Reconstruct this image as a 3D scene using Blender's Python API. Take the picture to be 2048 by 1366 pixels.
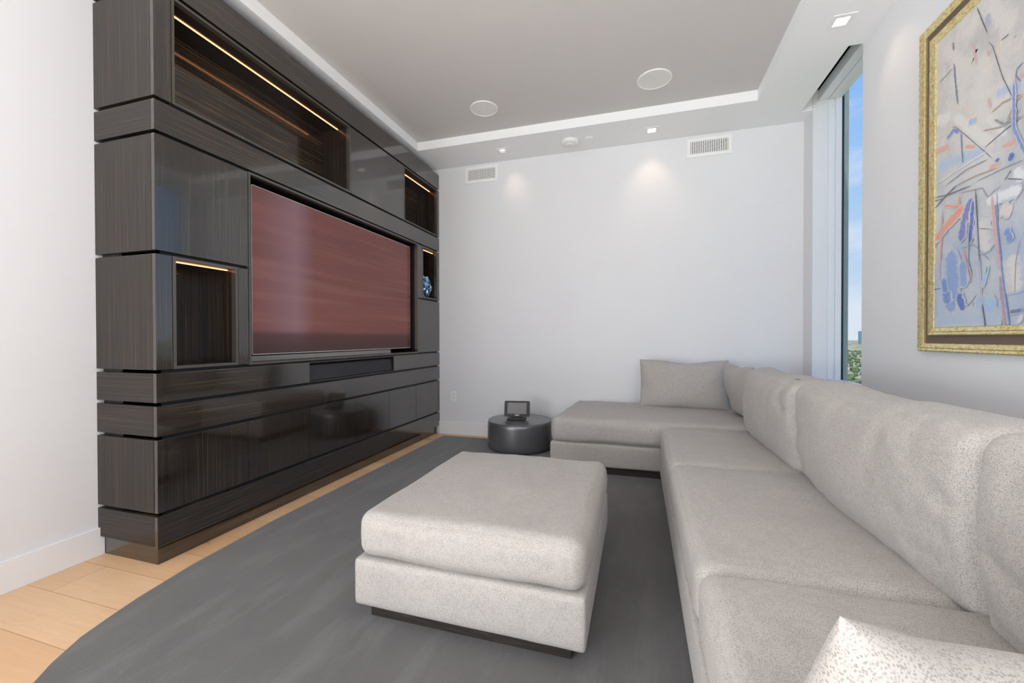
import bpy, bmesh, math, random
from mathutils import Vector, Matrix, noise
D = bpy.data
S = bpy.context.scene
COL = S.collection
for o in list(D.objects): D.objects.remove(o)

# ------------------------------------------------------------------ camera
def make_camera():
    yaw, pit, rol, F = 0.295378166, -0.00883979783, -0.00190302139, 830.601
    cy, sy = math.cos(yaw), math.sin(yaw)
    fwd = Vector((-sy*math.cos(pit), cy*math.cos(pit), math.sin(pit)))
    r0 = Vector((cy, sy, 0)); u0 = r0.cross(fwd)
    c, s = math.cos(rol), math.sin(rol)
    r = c*r0 + s*u0; u = -s*r0 + c*u0
    cam = D.cameras.new('camera'); cam.sensor_width = 36; cam.lens = F/2048*36
    cam.clip_start = .02; cam.clip_end = 20000
    o = D.objects.new('camera', cam); COL.objects.link(o)
    m = Matrix((( r.x, u.x, -fwd.x, 0), (r.y, u.y, -fwd.y, 0), (r.z, u.z, -fwd.z, 1.1), (0, 0, 0, 1)))
    o.matrix_world = m
    S.camera = o
make_camera()

# ------------------------------------------------------------------ node helpers
def new_mat(name):
    m = D.materials.new(name); m.use_nodes = True
    nt = m.node_tree; nt.nodes.clear()
    out = nt.nodes.new('ShaderNodeOutputMaterial')
    return m, nt, out
def N(nt, t, **k):
    n = nt.nodes.new(t)
    for a, v in k.items():
        if a.startswith('i_'):
            n.inputs[a[2:].replace('_', ' ')].default_value = v
        else: setattr(n, a, v)
    return n
def L(nt, a, b): nt.links.new(a, b)
def lin(c):
    if isinstance(c, str):
        c = [int(c[i:i+2], 16)/255 for i in (0, 2, 4)]
    return tuple(((x/12.92) if x <= .04045 else ((x+.055)/1.055)**2.4) for x in c[:3]) + (1,)
def principled(nt, out, **k):
    b = nt.nodes.new('ShaderNodeBsdfPrincipled')
    for a, v in k.items(): b.inputs[a].default_value = v
    L(nt, b.outputs[0], out.inputs[0]); return b
def coords(nt, scale=(1,1,1), loc=(0,0,0), rot=(0,0,0)):
    tc = nt.nodes.new('ShaderNodeTexCoord'); mp = nt.nodes.new('ShaderNodeMapping')
    mp.inputs['Scale'].default_value = scale; mp.inputs['Location'].default_value = loc; mp.inputs['Rotation'].default_value = rot
    L(nt, tc.outputs['Object'], mp.inputs[0]); return mp.outputs[0]
def noise_n(nt, vec, scale, detail=3, rough=.5):
    n = N(nt, 'ShaderNodeTexNoise'); n.inputs['Scale'].default_value = scale; n.inputs['Detail'].default_value = detail
    n.inputs['Roughness'].default_value = rough; L(nt, vec, n.inputs['Vector']); return n.outputs['Fac']
def ramp(nt, fac, stops):
    r = N(nt, 'ShaderNodeValToRGB'); e = r.color_ramp.elements
    while len(e) < len(stops): e.new(.5)
    for i, (p, c) in enumerate(stops):
        e[i].position = p; e[i].color = c if len(c) == 4 else tuple(c)+(1,)
    L(nt, fac, r.inputs[0]); return r.outputs[0]
def mix(nt, fac, a, b, mode='MIX'):
    m = N(nt, 'ShaderNodeMix', data_type='RGBA', blend_type=mode)
    for v, s in ((fac, m.inputs[0]), (a, m.inputs[6]), (b, m.inputs[7])):
        if hasattr(v, 'links'): L(nt, v, s)
        else: s.default_value = v
    return m.outputs[2]
def bump(nt, h, strength, dist, bsdf, inp='Normal'):
    b = N(nt, 'ShaderNodeBump'); b.inputs['Strength'].default_value = strength; b.inputs['Distance'].default_value = dist
    L(nt, h, b.inputs['Height']); L(nt, b.outputs[0], bsdf.inputs[inp]); return b

# ------------------------------------------------------------------ world, sun, added fill lamps, exposure
def make_world():
    w = D.worlds.new('sky'); S.world = w; w.use_nodes = True
    nt = w.node_tree; nt.nodes.clear()
    out = nt.nodes.new('ShaderNodeOutputWorld'); bg = nt.nodes.new('ShaderNodeBackground')
    tc = nt.nodes.new('ShaderNodeTexCoord')
    sp = N(nt, 'ShaderNodeSeparateXYZ'); L(nt, tc.outputs['Generated'], sp.inputs[0])
    base = ramp(nt, sp.outputs[2], [(0.0, lin('dfeaf4')), (.12, lin('c3dbf6')), (.35, lin('9cc7fb')), (.6, lin('78b0fa')), (1, lin('5a95ee'))])
    mp = N(nt, 'ShaderNodeMapping'); mp.inputs['Scale'].default_value = (1.5, 1.5, 5); L(nt, tc.outputs['Generated'], mp.inputs[0])
    cl = noise_n(nt, mp.outputs[0], 2.2, 6, .6)
    cr = ramp(nt, cl, [(.48, (0,0,0,1)), (.72, (1,1,1,1))])
    col = mix(nt, cr, base, lin('e6eefc'))
    L(nt, col, bg.inputs[0]); bg.inputs[1].default_value = 1.0
    L(nt, bg.outputs[0], out.inputs[0])
make_world()
def area(name, loc, rot, sx, sy, power, color=(1,1,1)):
    l = D.lights.new(name, 'AREA'); l.shape = 'RECTANGLE'; l.size = sx; l.size_y = sy; l.energy = power; l.color = color
    o = D.objects.new(name, l); COL.objects.link(o); o.location = loc; o.rotation_euler = rot; return o
# added fill standing in for daylight at an assumed wide glass wall behind the camera
COOL = (.90, .955, 1.0)
area('added_fill_rear', (-.6, -3.95, 1.55), (math.radians(90), 0, math.radians(180)), 3.7, 2.6, 230, COOL)  # added fill lamp, lights the room from the unseen rear
area('added_fill_left', (-2.60, -2.2, 1.6), (math.radians(90), 0, math.radians(-90)), 2.6, 2.2, 95, COOL)  # added fill at an invented left window, brightens the right wall
area('added_fill_left_upward', (-2.58, -2.2, .9), (math.radians(125), 0, math.radians(-90)), 2.6, 1.0, 160, COOL)  # second added fill at the invented window, tilted up
area('added_fill_floor', (-.6, -2.0, .04), (math.radians(180), 0, 0), 3.2, 1.4, 125, COOL)  # added lamp facing up from the floor to brighten the ceiling
area('added_fill_floor_right', (.5, -2.6, .04), (math.radians(180), 0, 0), 1.6, 2.2, 75, COOL)  # another added uplight, set right to favour the right wall
sun = D.lights.new('sun', 'SUN'); sun.energy = 3.2; sun.angle = .01; sun.color = (1, .96, .9)
so = D.objects.new('sun', sun); COL.objects.link(so); so.rotation_euler = Vector((.10, .22, -1)).to_track_quat('-Z', 'Y').to_euler()
S.view_settings.view_transform = 'Standard'; S.view_settings.look = 'None'
S.view_settings.gamma = 1; S.view_settings.use_curve_mapping = False
S.view_settings.exposure = -0.04

# ------------------------------------------------------------------ materials
def paint(name, hexc, rough=.6, bumpy=.02):
    m, nt, out = new_mat(name)
    b = principled(nt, out, **{'Roughness': rough})
    v = coords(nt); n = noise_n(nt, v, 3, 2)
    c = lin(hexc); d = tuple(x*.97 for x in c[:3])+(1,)
    L(nt, mix(nt, n, c, d), b.inputs['Base Color'])
    bump(nt, noise_n(nt, v, 250, 2), bumpy, .001, b)
    return m
M = {}
M['wall'] = paint('white wall paint', 'e4e4e6')
M['ceil'] = paint('white ceiling paint', 'f6f6f6')
M['tray'] = paint('taupe ceiling paint', 'cfcbc8')
M['trim'] = paint('satin white trim', 'ececee', .35, .0)
M['plastic'] = paint('white plastic', 'f2f1ef', .4, 0)
M['alu'] = paint('window frame white', 'e6e8ec', .3, 0)
def simple(name, hexc, rough=.5, metal=0, **k):
    m, nt, out = new_mat(name); b = principled(nt, out, **{'Base Color': lin(hexc), 'Roughness': rough, 'Metallic': metal}); 
    for a, v in k.items(): b.inputs[a.replace('_', ' ')].default_value = v
    n = noise_n(nt, coords(nt), 40, 2); rr = N(nt, 'ShaderNodeMapRange'); rr.inputs[3].default_value = rough*.9; rr.inputs[4].default_value = min(1, rough*1.1)
    L(nt, n, rr.inputs[0]); L(nt, rr.outputs[0], b.inputs['Roughness'])
    return m
M['black'] = simple('black gasket', '1d2226', .6)
M['dark_gap'] = simple('dark recess', '0b0b0c', .5)
M['darkplastic'] = simple('dark plastic', '0c0c0d', .5)
M['screw'] = simple('satin metal', '9a9890', .3, 1)
def emis(name, hexc, s):
    m, nt, out = new_mat(name); e = nt.nodes.new('ShaderNodeEmission'); e.inputs[0].default_value = lin(hexc); e.inputs[1].default_value = s
    L(nt, e.outputs[0], out.inputs[0]); return m
M['led'] = emis('warm led strip', 'ffab74', 3.8)
M['lamp'] = emis('downlight lens', 'fff2dc', 6)

def ebony(name, horiz, coat=1.0, rough=.16, gold=.35, cr=.07):
    """high gloss lacquered ebony veneer, fine streaks along the grain"""
    m, nt, out = new_mat(name)
    b = principled(nt, out, **{'Roughness': rough})
    sc = (1.4, 1.4, 300) if horiz else (330, 330, 1.4)
    v = coords(nt, sc)
    n1 = noise_n(nt, v, 1.0, 2, .6)
    v2 = coords(nt, tuple(x*.35 for x in sc), (3.1, 1.7, .4)); n2 = noise_n(nt, v2, 1.0, 3, .6)
    c1 = ramp(nt, n1, [(.30, lin('0a0909')), (.48, lin('1f1a17')), (.62, lin('4f3e2e')), (.78, lin('9c7a50'))])
    c2 = ramp(nt, n2, [(.35, lin('0c0c0c')), (.65, lin('221e1c'))])
    col = mix(nt, gold, c2, c1)
    L(nt, col, b.inputs['Base Color'])
    b.inputs['IOR'].default_value = 1.4
    b.inputs['Coat Weight'].default_value = coat; b.inputs['Coat Roughness'].default_value = cr; b.inputs['Coat IOR'].default_value = 1.8
    w = noise_n(nt, coords(nt, (1, 1, 1)), 9, 3)
    bump(nt, w, .12, .0015, b, 'Coat Normal')
    bump(nt, n1, .05, .0006, b)
    return m
M['eb_h'] = ebony('ebony lacquer horizontal grain', True, gold=.55)
M['eb_v'] = ebony('ebony lacquer vertical grain', False, gold=.42)
M['eb_sh'] = ebony('satin ebony horizontal grain', True, .15, .35, .4, .2)
M['eb_sv'] = ebony('satin ebony vertical grain', False, .15, .35, .4, .2)
M['eb_niche'] = ebony('ebony veneer niche back', True, coat=.6, gold=1.0)
M['eb_in'] = ebony('dark satin niche lining', False, .35, .3, .45, .06)
M['eb_core'] = ebony('ebony lacquer core', True, gold=.1)

def fabric():
    m, nt, out = new_mat('speckled light grey upholstery')
    b = principled(nt, out, **{'Roughness': .85})
    b.inputs['Sheen Weight'].default_value = .15; b.inputs['Sheen Roughness'].default_value = .4
    v = coords(nt)
    w = N(nt, 'ShaderNodeTexNoise'); w.inputs['Scale'].default_value = 60; L(nt, v, w.inputs['Vector'])
    vv = N(nt, 'ShaderNodeMix', data_type='VECTOR'); vv.inputs[0].default_value = .006
    L(nt, v, vv.inputs[4]); L(nt, w.outputs['Color'], vv.inputs[5])
    vo = N(nt, 'ShaderNodeTexVoronoi'); vo.inputs['Scale'].default_value = 290; vo.inputs['Randomness'].default_value = .75; L(nt, vv.outputs[1], vo.inputs['Vector'])
    dots = ramp(nt, vo.outputs['Distance'], [(.24, (1,1,1,1)), (.50, (0,0,0,1))])
    pres = ramp(nt, noise_n(nt, v, 38, 3, .6), [(.34, (.55,.55,.55,1)), (.55, (1,1,1,1))])
    d = mix(nt, 1.0, dots, pres, 'MULTIPLY')
    big = noise_n(nt, v, 5, 3)
    base = mix(nt, big, lin('b9b2ac'), lin('ada7a1'))
    col = mix(nt, d, base, lin('8e8884'))
    L(nt, col, b.inputs['Base Color'])
    inv = N(nt, 'ShaderNodeMath', operation='SUBTRACT'); inv.inputs[0].default_value = 1; L(nt, d, inv.inputs[1])
    bump(nt, inv.outputs[0], .35, .0012, b)
    return m
M['fabric'] = fabric()
def leather():
    m, nt, out = new_mat('dark grey leather'); b = principled(nt, out, **{'Roughness': .38, 'Coat Weight': .7, 'Coat Roughness': .3, 'Coat IOR': 2.0})
    v = coords(nt); L(nt, mix(nt, noise_n(nt, v, 6, 3), lin('46474a'), lin('525254')), b.inputs['Base Color'])
    vo = N(nt, 'ShaderNodeTexVoronoi'); vo.inputs['Scale'].default_value = 400; L(nt, v, vo.inputs['Vector'])
    bump(nt, vo.outputs['Distance'], .15, .0006, b); return m
M['leather'] = leather()
def rugmat():
    m, nt, out = new_mat('grey low pile rug'); b = principled(nt, out, **{'Roughness': .95})
    b.inputs['Sheen Weight'].default_value = .25
    v = coords(nt)
    big = noise_n(nt, v, 2.2, 5, .6); strokes = noise_n(nt, coords(nt, (1, .25, 1), rot=(0, 0, .5)), 9, 4, .6)
    fine = noise_n(nt, v, 420, 2, .7)
    c = mix(nt, ramp(nt, big, [(.35, (0,0,0,1)), (.65, (1,1,1,1))]), lin('4b4847'), lin('5f5c5a'))
    c = mix(nt, ramp(nt, strokes, [(.5, (0,0,0,1)), (.7, (1,1,1,1))]), c, lin('716f6e'))
    c = mix(nt, .55, c, mix(nt, ramp(nt, fine, [(.35, (0,0,0,1)), (.65, (1,1,1,1))]), lin('434140'), lin('757270')))
    L(nt, c, b.inputs['Base Color']); bump(nt, fine, .5, .002, b); return m
M['rug'] = rugmat()
def oak():
    m, nt, out = new_mat('pale oak planks'); b = principled(nt, out, **{'Roughness': .42})
    tc = N(nt, 'ShaderNodeTexCoord'); mp = N(nt, 'ShaderNodeMapping'); mp.inputs['Location'].default_value = (.35, -.125, 0)
    L(nt, tc.outputs['Object'], mp.inputs[0])
    br = N(nt, 'ShaderNodeTexBrick'); L(nt, mp.outputs[0], br.inputs['Vector'])
    br.inputs['Color1'].default_value = (0,0,0,1); br.inputs['Color2'].default_value = (1,1,1,1); br.inputs['Mortar'].default_value = (.5,.5,.5,1)
    br.inputs['Scale'].default_value = 1; br.inputs['Mortar Size'].default_value = .0012; br.inputs['Brick Width'].default_value = 2.1
    br.inputs['Row Height'].default_value = .202; br.offset = .37
    g = noise_n(nt, coords(nt, (1.3, 16, 1)), 3.5, 6, .62)
    kn = noise_n(nt, coords(nt, (2.4, 6, 1), (.3, .2, 0)), 1.7, 3, .5)
    c = mix(nt, g, lin('f0cda6'), lin('dbb289'))
    c = mix(nt, ramp(nt, kn, [(.66, (0,0,0,1)), (.78, (1,1,1,1))]), c, lin('9c7a58'))
    sepc = mix(nt, br.outputs['Color'], lin('f2e6da'), lin('ffffff'))
    c = mix(nt, 1, c, sepc, 'MULTIPLY')
    c = mix(nt, br.outputs['Fac'], c, lin('a5794f'))
    L(nt, c, b.inputs['Base Color']); bump(nt, br.outputs['Fac'], -.3, .001, b); return m
M['oak'] = oak()
def gold():
    m, nt, out = new_mat('worn gold leaf'); b = principled(nt, out, **{'Roughness': .38, 'Metallic': .75})
    v = coords(nt, (60, 14, 14)); n = noise_n(nt, v, 4, 5, .7)
    c = ramp(nt, n, [(.3, lin('a08a4c')), (.42, lin('dcc684')), (.6, lin('f2e8ba')), (.75, lin('fbf7e4'))])
    L(nt, c, b.inputs['Base Color']); bump(nt, n, .3, .001, b); return m
M['gold'] = gold()
M['liner'] = simple('brown linen liner', '6d5c52', .8)
def canvas_ground(nt):
    tc = N(nt, 'ShaderNodeTexCoord'); sp = N(nt, 'ShaderNodeSeparateXYZ'); L(nt, tc.outputs['Object'], sp.inputs[0])
    v = coords(nt, (0, 1, 1)); n = noise_n(nt, v, 3.2, 6, .65); n2 = noise_n(nt, coords(nt, (0, 3, 1), (4, 2, 7)), 6, 6, .7)
    mr = N(nt, 'ShaderNodeMapRange'); mr.inputs[1].default_value = 2.05; mr.inputs[2].default_value = 1.35; L(nt, sp.outputs[2], mr.inputs[0])
    up = mix(nt, ramp(nt, n, [(.4, (0,0,0,1)), (.62, (1,1,1,1))]), lin('d8d4d0'), lin('c0bebd'))
    up = mix(nt, ramp(nt, n2, [(.52, (0,0,0,1)), (.66, (1,1,1,1))]), up, lin('dccfc8'))
    lo = mix(nt, ramp(nt, n, [(.4, (0,0,0,1)), (.6, (1,1,1,1))]), lin('c3c8ce'), lin('a9b8d0'))
    lo = mix(nt, ramp(nt, n2, [(.5, (0,0,0,1)), (.68, (1,1,1,1))]), lo, lin('c2c6cc'))
    c = mix(nt, mr.outputs[0], up, lo)
    scr = noise_n(nt, coords(nt, (0, 6, 2), rot=(.8, 0, 0)), 30, 4, .7)
    return mix(nt, ramp(nt, scr, [(.6, (0,0,0,1)), (.75, (.5,.5,.5,1))]), c, lin('8d8f99')), scr
def paintcol():
    """paint laid on with a dry brush: the ground shows through towards the stroke's rim"""
    m, nt, out = new_mat('oil paint'); b = principled(nt, out, **{'Roughness': .55})
    at = N(nt, 'ShaderNodeAttribute', attribute_name='paint'); g, scr = canvas_ground(nt)
    n = noise_n(nt, coords(nt, (0, 30, 9)), 9, 5, .7); n2 = noise_n(nt, coords(nt, (0, 1.6, 1), rot=(.5, 0, 0)), 55, 4, .75)
    c = mix(nt, ramp(nt, n, [(.42, (0,0,0,1)), (.75, (.5,.5,.5,1))]), at.outputs['Color'], lin('c9cdd3'))
    s = N(nt, 'ShaderNodeMath', operation='ADD'); L(nt, at.outputs['Alpha'], s.inputs[0]); L(nt, n2, s.inputs[1])
    L(nt, mix(nt, ramp(nt, s.outputs[0], [(.70, (0,0,0,1)), (1.02, (.92,.92,.92,1))]), g, c), b.inputs['Base Color']); bump(nt, scr, .3, .001, b)
    return m
M['paintcol'] = paintcol()
def canvas():
    m, nt, out = new_mat('painted canvas ground'); b = principled(nt, out, **{'Roughness': .6})
    g, scr = canvas_ground(nt); L(nt, g, b.inputs['Base Color']); bump(nt, scr, .5, .002, b); return m
M['canvas'] = canvas()
def screen():
    """satin reddish screen with room reflections painted as emission: pale band, uneven streaks, dark bottom"""
    m, nt, out = new_mat('screen with painted reflections')
    b = principled(nt, out, **{'Roughness': .17, 'Metallic': 1.0})
    b.inputs['Base Color'].default_value = (.105, .066, .065, 1)
    tc = N(nt, 'ShaderNodeTexCoord'); sp = N(nt, 'ShaderNodeSeparateXYZ'); L(nt, tc.outputs['Object'], sp.inputs[0])
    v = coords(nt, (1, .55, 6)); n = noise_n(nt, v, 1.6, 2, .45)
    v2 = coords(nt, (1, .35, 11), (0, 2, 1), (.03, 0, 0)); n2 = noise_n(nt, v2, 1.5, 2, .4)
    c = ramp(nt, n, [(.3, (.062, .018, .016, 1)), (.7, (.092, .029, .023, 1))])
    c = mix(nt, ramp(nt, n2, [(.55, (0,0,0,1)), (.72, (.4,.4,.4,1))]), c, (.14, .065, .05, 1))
    yb = ramp(nt, N2(nt, sp.outputs[1], 1.95, 3.0), [(0, (0,0,0,1)), (.12, (.25,.25,.25,1)), (.34, (1,1,1,1)), (.50, (0,0,0,1))])  # pale band: reflection of the back wall painted into the emission
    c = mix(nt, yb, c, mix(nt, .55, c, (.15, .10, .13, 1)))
    zb = ramp(nt, N2(nt, sp.outputs[2], 1.02, 1.30), [(.05, (.10,.10,.10,1)), (.36, (.30,.30,.30,1)), (.48, (1,1,1,1))])  # dark bottom: reflection of the chaise painted into the emission
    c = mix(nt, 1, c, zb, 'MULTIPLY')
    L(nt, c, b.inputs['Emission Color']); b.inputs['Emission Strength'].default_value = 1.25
    return m
def N2(nt, v, lo, hi):
    r = N(nt, 'ShaderNodeMapRange'); r.inputs[1].default_value = lo; r.inputs[2].default_value = hi; L(nt, v, r.inputs[0]); return r.outputs[0]
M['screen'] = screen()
M['silver'] = simple('brushed grey metal', '8f8f8c', .22, 1)
M['bezel'] = simple('thin silver bezel', 'c9c4c0', .3, 1)
M['grille'] = simple('dark speaker cloth', '34353a', .8)
def glass():
    m, nt, out = new_mat('window glass')
    t = N(nt, 'ShaderNodeBsdfTransparent'); t.inputs[0].default_value = (.97, .99, .985, 1)
    g = N(nt, 'ShaderNodeBsdfGlossy'); g.inputs['Roughness'].default_value = 0
    f = N(nt, 'ShaderNodeValue'); f.outputs[0].default_value = .04
    mx = N(nt, 'ShaderNodeMixShader'); L(nt, f.outputs[0], mx.inputs[0]); L(nt, t.outputs[0], mx.inputs[1]); L(nt, g.outputs[0], mx.inputs[2])
    L(nt, mx.outputs[0], out.inputs[0]); return m
M['glass'] = glass()
def concrete():
    m, nt, out = new_mat('pale green grey concrete'); b = principled(nt, out, **{'Roughness': .8})
    n = noise_n(nt, coords(nt), 14, 5, .6); L(nt, mix(nt, n, lin('8c9b98'), lin('b3bcb8')), b.inputs['Base Color']); return m
M['concrete'] = concrete()
def crystalmat():
    m, nt, out = new_mat('blue and silver facets'); b = principled(nt, out, **{'Roughness': .08, 'Metallic': .6})
    vo = N(nt, 'ShaderNodeTexVoronoi'); vo.inputs['Scale'].default_value = 38; L(nt, coords(nt), vo.inputs['Vector'])
    sp = N(nt, 'ShaderNodeSeparateColor'); L(nt, vo.outputs['Color'], sp.inputs[0])
    L(nt, ramp(nt, sp.outputs[0], [(0, lin('0c1c33')), (.35, lin('2f6ba8')), (.6, lin('8fbfe4')), (.85, lin('eef5fb'))]), b.inputs['Base Color']); return m
M['crystal'] = crystalmat()
def terrain():
    m, nt, out = new_mat('suburb ground far below'); b = principled(nt, out, **{'Roughness': 1})
    v = coords(nt); n = noise_n(nt, v, .02, 6, .7); n2 = noise_n(nt, v, .006, 4, .6)
    c = ramp(nt, n, [(.34, lin('4c5f43')), (.45, lin('7d8a62')), (.52, lin('b3a483')), (.60, lin('dcc3a6')), (.72, lin('f2ede4'))])
    c = mix(nt, ramp(nt, n2, [(.5, (0,0,0,1)), (.58, (1,1,1,1))]), c, lin('5e7a5c'))
    L(nt, c, b.inputs['Base Color']); return m
M['terrain'] = terrain()
M['tower'] = simple('pale tower', 'c9d3da', .7)
M['tower_b'] = simple('glass tower', '8fb0bf', .5)
M['roofw'] = simple('white roof', 'f1efea', .7)
M['leaf'] = simple('tree foliage', '6c7c52', .9)
M['rim'] = simple('satin dark bronze rim', '6e6963', .3, .7)

# ------------------------------------------------------------------ mesh helpers
def add_box(bm, x0, x1, y0, y1, z0, z1):
    vs = [bm.verts.new((x, y, z)) for x in (x0, x1) for y in (y0, y1) for z in (z0, z1)]
    for f in ((0,1,3,2), (4,6,7,5), (0,4,5,1), (2,3,7,6), (0,2,6,4), (1,5,7,3)): bm.faces.new([vs[i] for i in f])
def bx(*boxes, bev=0):
    bm = bmesh.new()
    for b in boxes: add_box(bm, *b)
    if bev: bmesh.ops.bevel(bm, geom=bm.edges[:], offset=bev, segments=2, affect='EDGES', profile=.6)
    bmesh.ops.recalc_face_normals(bm, faces=bm.faces)
    return bm
def pane(*pts):
    bm = bmesh.new(); bm.faces.new([bm.verts.new(p) for p in pts]); return bm
def obj(name, bm, m, parent=None, smooth=False):
    me = D.meshes.new(name); bm.normal_update(); bm.to_mesh(me); bm.free()
    if isinstance(m, (list, tuple)):
        for k in m: me.materials.append(k)
    else: me.materials.append(m)
    if smooth:
        for p in me.polygons: p.use_smooth = True
    o = D.objects.new(name, me); COL.objects.link(o)
    if parent:
        o.parent = parent; o.matrix_parent_inverse = parent.matrix_world.inverted()
    return o
def tag(o, label, cat, group=None):
    o['label'] = label; o['category'] = cat
    if group: o['group'] = group
    return o
def thing(name, label, cat, loc, group=None):
    o = D.objects.new(name, None); COL.objects.link(o); o.location = loc; o.matrix_world = Matrix.Translation(loc)
    o.empty_display_size = .1
    return tag(o, label, cat, group)
def struct(name, bm, m, smooth=False):
    o = obj(name, bm, m, None, smooth); o['kind'] = 'structure'; return o
def lathe(prof, seg=48, cx=0, cy=0):
    """prof: list of (radius, z); closes on the axis"""
    bm = bmesh.new(); rings = []
    for r, z in prof:
        if r < 1e-5: rings.append([bm.verts.new((cx, cy, z))])
        else: rings.append([bm.verts.new((cx+r*math.cos(2*math.pi*i/seg), cy+r*math.sin(2*math.pi*i/seg), z)) for i in range(seg)])
    for a, b in zip(rings, rings[1:]):
        for i in range(seg):
            j = (i+1) % seg
            if len(a) == 1: bm.faces.new((a[0], b[j], b[i]))
            elif len(b) == 1: bm.faces.new((a[i], a[j], b[0]))
            else: bm.faces.new((a[i], a[j], b[j], b[i]))
    bmesh.ops.recalc_face_normals(bm, faces=bm.faces); return bm

def frame_yz(x0, x1, y0, y1, z0, z1, t, bev=.0008):
    return bx((x0, x1, y0, y1, z0, z0+t), (x0, x1, y0, y1, z1-t, z1), (x0, x1, y0, y0+t, z0+t, z1-t), (x0, x1, y1-t, y1, z0+t, z1-t))

# ------------------------------------------------------------------ room shell
XL, XR, YB, YN, ZC, ZT = -2.63, 1.422, 4.352, -4.0, 3.04, 3.125
def room():
    struct('floor', bx((XL-.1, XR+.218, YN-.1, YB+.1, -.1, 0)), M['oak'])
    struct('wall_left', bx((XL-.15, XL, YN-.15, -3.5, 0, 3.3), (XL-.15, XL, -.9, YB+.15, 0, 3.3), (XL-.15, XL, -3.5, -.9, 0, .4), (XL-.15, XL, -3.5, -.9, 2.8, 3.3)), M['wall'])
    w3 = bpy.data.objects.new('added_left_window', None); COL.objects.link(w3); w3.location = (XL, -2.2, .4); w3.matrix_world = Matrix.Translation(w3.location); w3['kind'] = 'structure'  # unseen window, added to go with the left fill lamps
    obj('window_frame', frame_yz(XL-.1, XL-.04, -3.5, -.9, .4, 2.8, .06), M['alu'], w3)
    obj('glass_pane', pane((XL-.07, -3.44, .46), (XL-.07, -.96, .46), (XL-.07, -.96, 2.74), (XL-.07, -3.44, 2.74)), M['glass'], w3)
    struct('wall_back', bx((XL, XR, YB, YB+.15, 0, 3.3)), M['wall'])
    y0, y1, zs = 3.325, 4.148, .715
    struct('wall_right', bx((XR, XR+.218, YN-.15, y0, 0, 3.3), (XR, XR+.218, y1, YB+.15, 0, 3.3), (XR, XR+.218, y0, y1, 0, zs), (XR, XR+.218, y0, y1, 3.2, 3.3)), M['wall'])
    struct('wall_rear', bx((XL, -2.5, YN-.15, YN, 0, 3.3), (1.3, XR, YN-.15, YN, 0, 3.3), (-2.5, 1.3, YN-.15, YN, 2.85, 3.3), (-2.5, 1.3, YN-.15, YN, 0, .12)), M['wall'])
    # taupe tray and the white dropped border round it
    tx0, tx1, ty0, ty1 = -2.19, .932, -3.2, 3.853
    struct('ceiling', bx((tx0-.02, tx1+.02, ty0-.02, ty1+.02, ZT, ZT+.06)), M['tray'])
    px0, py0, py1 = 1.338, 3.317, 4.164
    struct('trim_1', bx((XL, tx0, YN, YB, ZC, 3.3), (tx0, tx1, ty1, YB, ZC, 3.3), (tx0, tx1, YN, ty0, ZC, 3.3),
        (tx1, XR, YN, py0, ZC, 3.3), (tx1, XR, py1, YB, ZC, 3.3), (tx1, px0, py0, py1, ZC, 3.3), (px0, XR+.12, py0+.008, py1-.016, 3.2, 3.3)), M['ceil'])
    # baseboards
    h = .14
    struct('baseboard_left', bx((XL, XL+.018, YN, 1.419, 0, h), bev=.002), M['trim'])
    struct('baseboard_back', bx((-2.2, XR, YB-.018, YB, 0, h), bev=.002), M['trim'])
    struct('baseboard_right', bx((XR-.018, XR, YN, YB-.02, 0, h), bev=.002), M['trim'])
    # side window
    w = bpy.data.objects.new('window_1', None); COL.objects.link(w); w.location = (1.6, 3.74, .72); w.matrix_world = Matrix.Translation(w.location); w['kind'] = 'structure'
    f = bx((1.531, 1.580, 4.139, 4.1479, .722, 3.2), (1.580, 1.624, 4.128, 4.1479, .722, 3.2), (1.531, 1.622, y0, y0+.02, .722, 3.2), (1.531, 1.622, y0+.02, 4.128, 3.1, 3.2), (1.531, 1.622, y0+.02, 4.139, .722, .745), bev=.002)
    obj('window_frame', f, M['alu'], w)
    obj('gasket', bx((1.624, 1.638, 4.126, 4.1479, .722, 3.2), (1.624, 1.638, y0, y0+.02, .722, 3.2), (1.624, 1.638, y0+.02, 4.126, .722, .732)), M['black'], w)
    obj('glass_pane', pane((1.630, y0+.02, .728), (1.630, 4.128, .728), (1.630, 4.128, 3.2), (1.630, y0+.02, 3.2)), M['glass'], w)
    obj('shade_cassette', bx((1.46, 1.528, y0+.012, 4.146, 3.105, 3.195), bev=.004), M['alu'], w)
    obj('window_sill', bx((XR-.0, 1.531, y0, y1, .705, .722), bev=.002), M['trim'], w)
    w2 = bpy.data.objects.new('added_rear_window', None); COL.objects.link(w2); w2.location = (-.6, YN, .12); w2.matrix_world = Matrix.Translation(w2.location); w2['kind'] = 'structure'  # unseen rear window, assumed and added to go with the rear fill lamp
    obj('window_frame', bx((-2.5, -2.44, YN-.1, YN-.02, .12, 2.85), (1.24, 1.3, YN-.1, YN-.02, .12, 2.85), (-1.27, -1.21, YN-.1, YN-.02, .12, 2.85), (-.03, .03, YN-.1, YN-.02, .12, 2.85), (-2.44, 1.24, YN-.1, YN-.02, .12, .18), (-2.44, 1.24, YN-.1, YN-.02, 2.79, 2.85)), M['alu'], w2)
    obj('glass_pane', pane((-2.44, YN-.06, .18), (1.24, YN-.06, .18), (1.24, YN-.06, 2.79), (-2.44, YN-.06, 2.79)), M['glass'], w2)
room()

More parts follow.
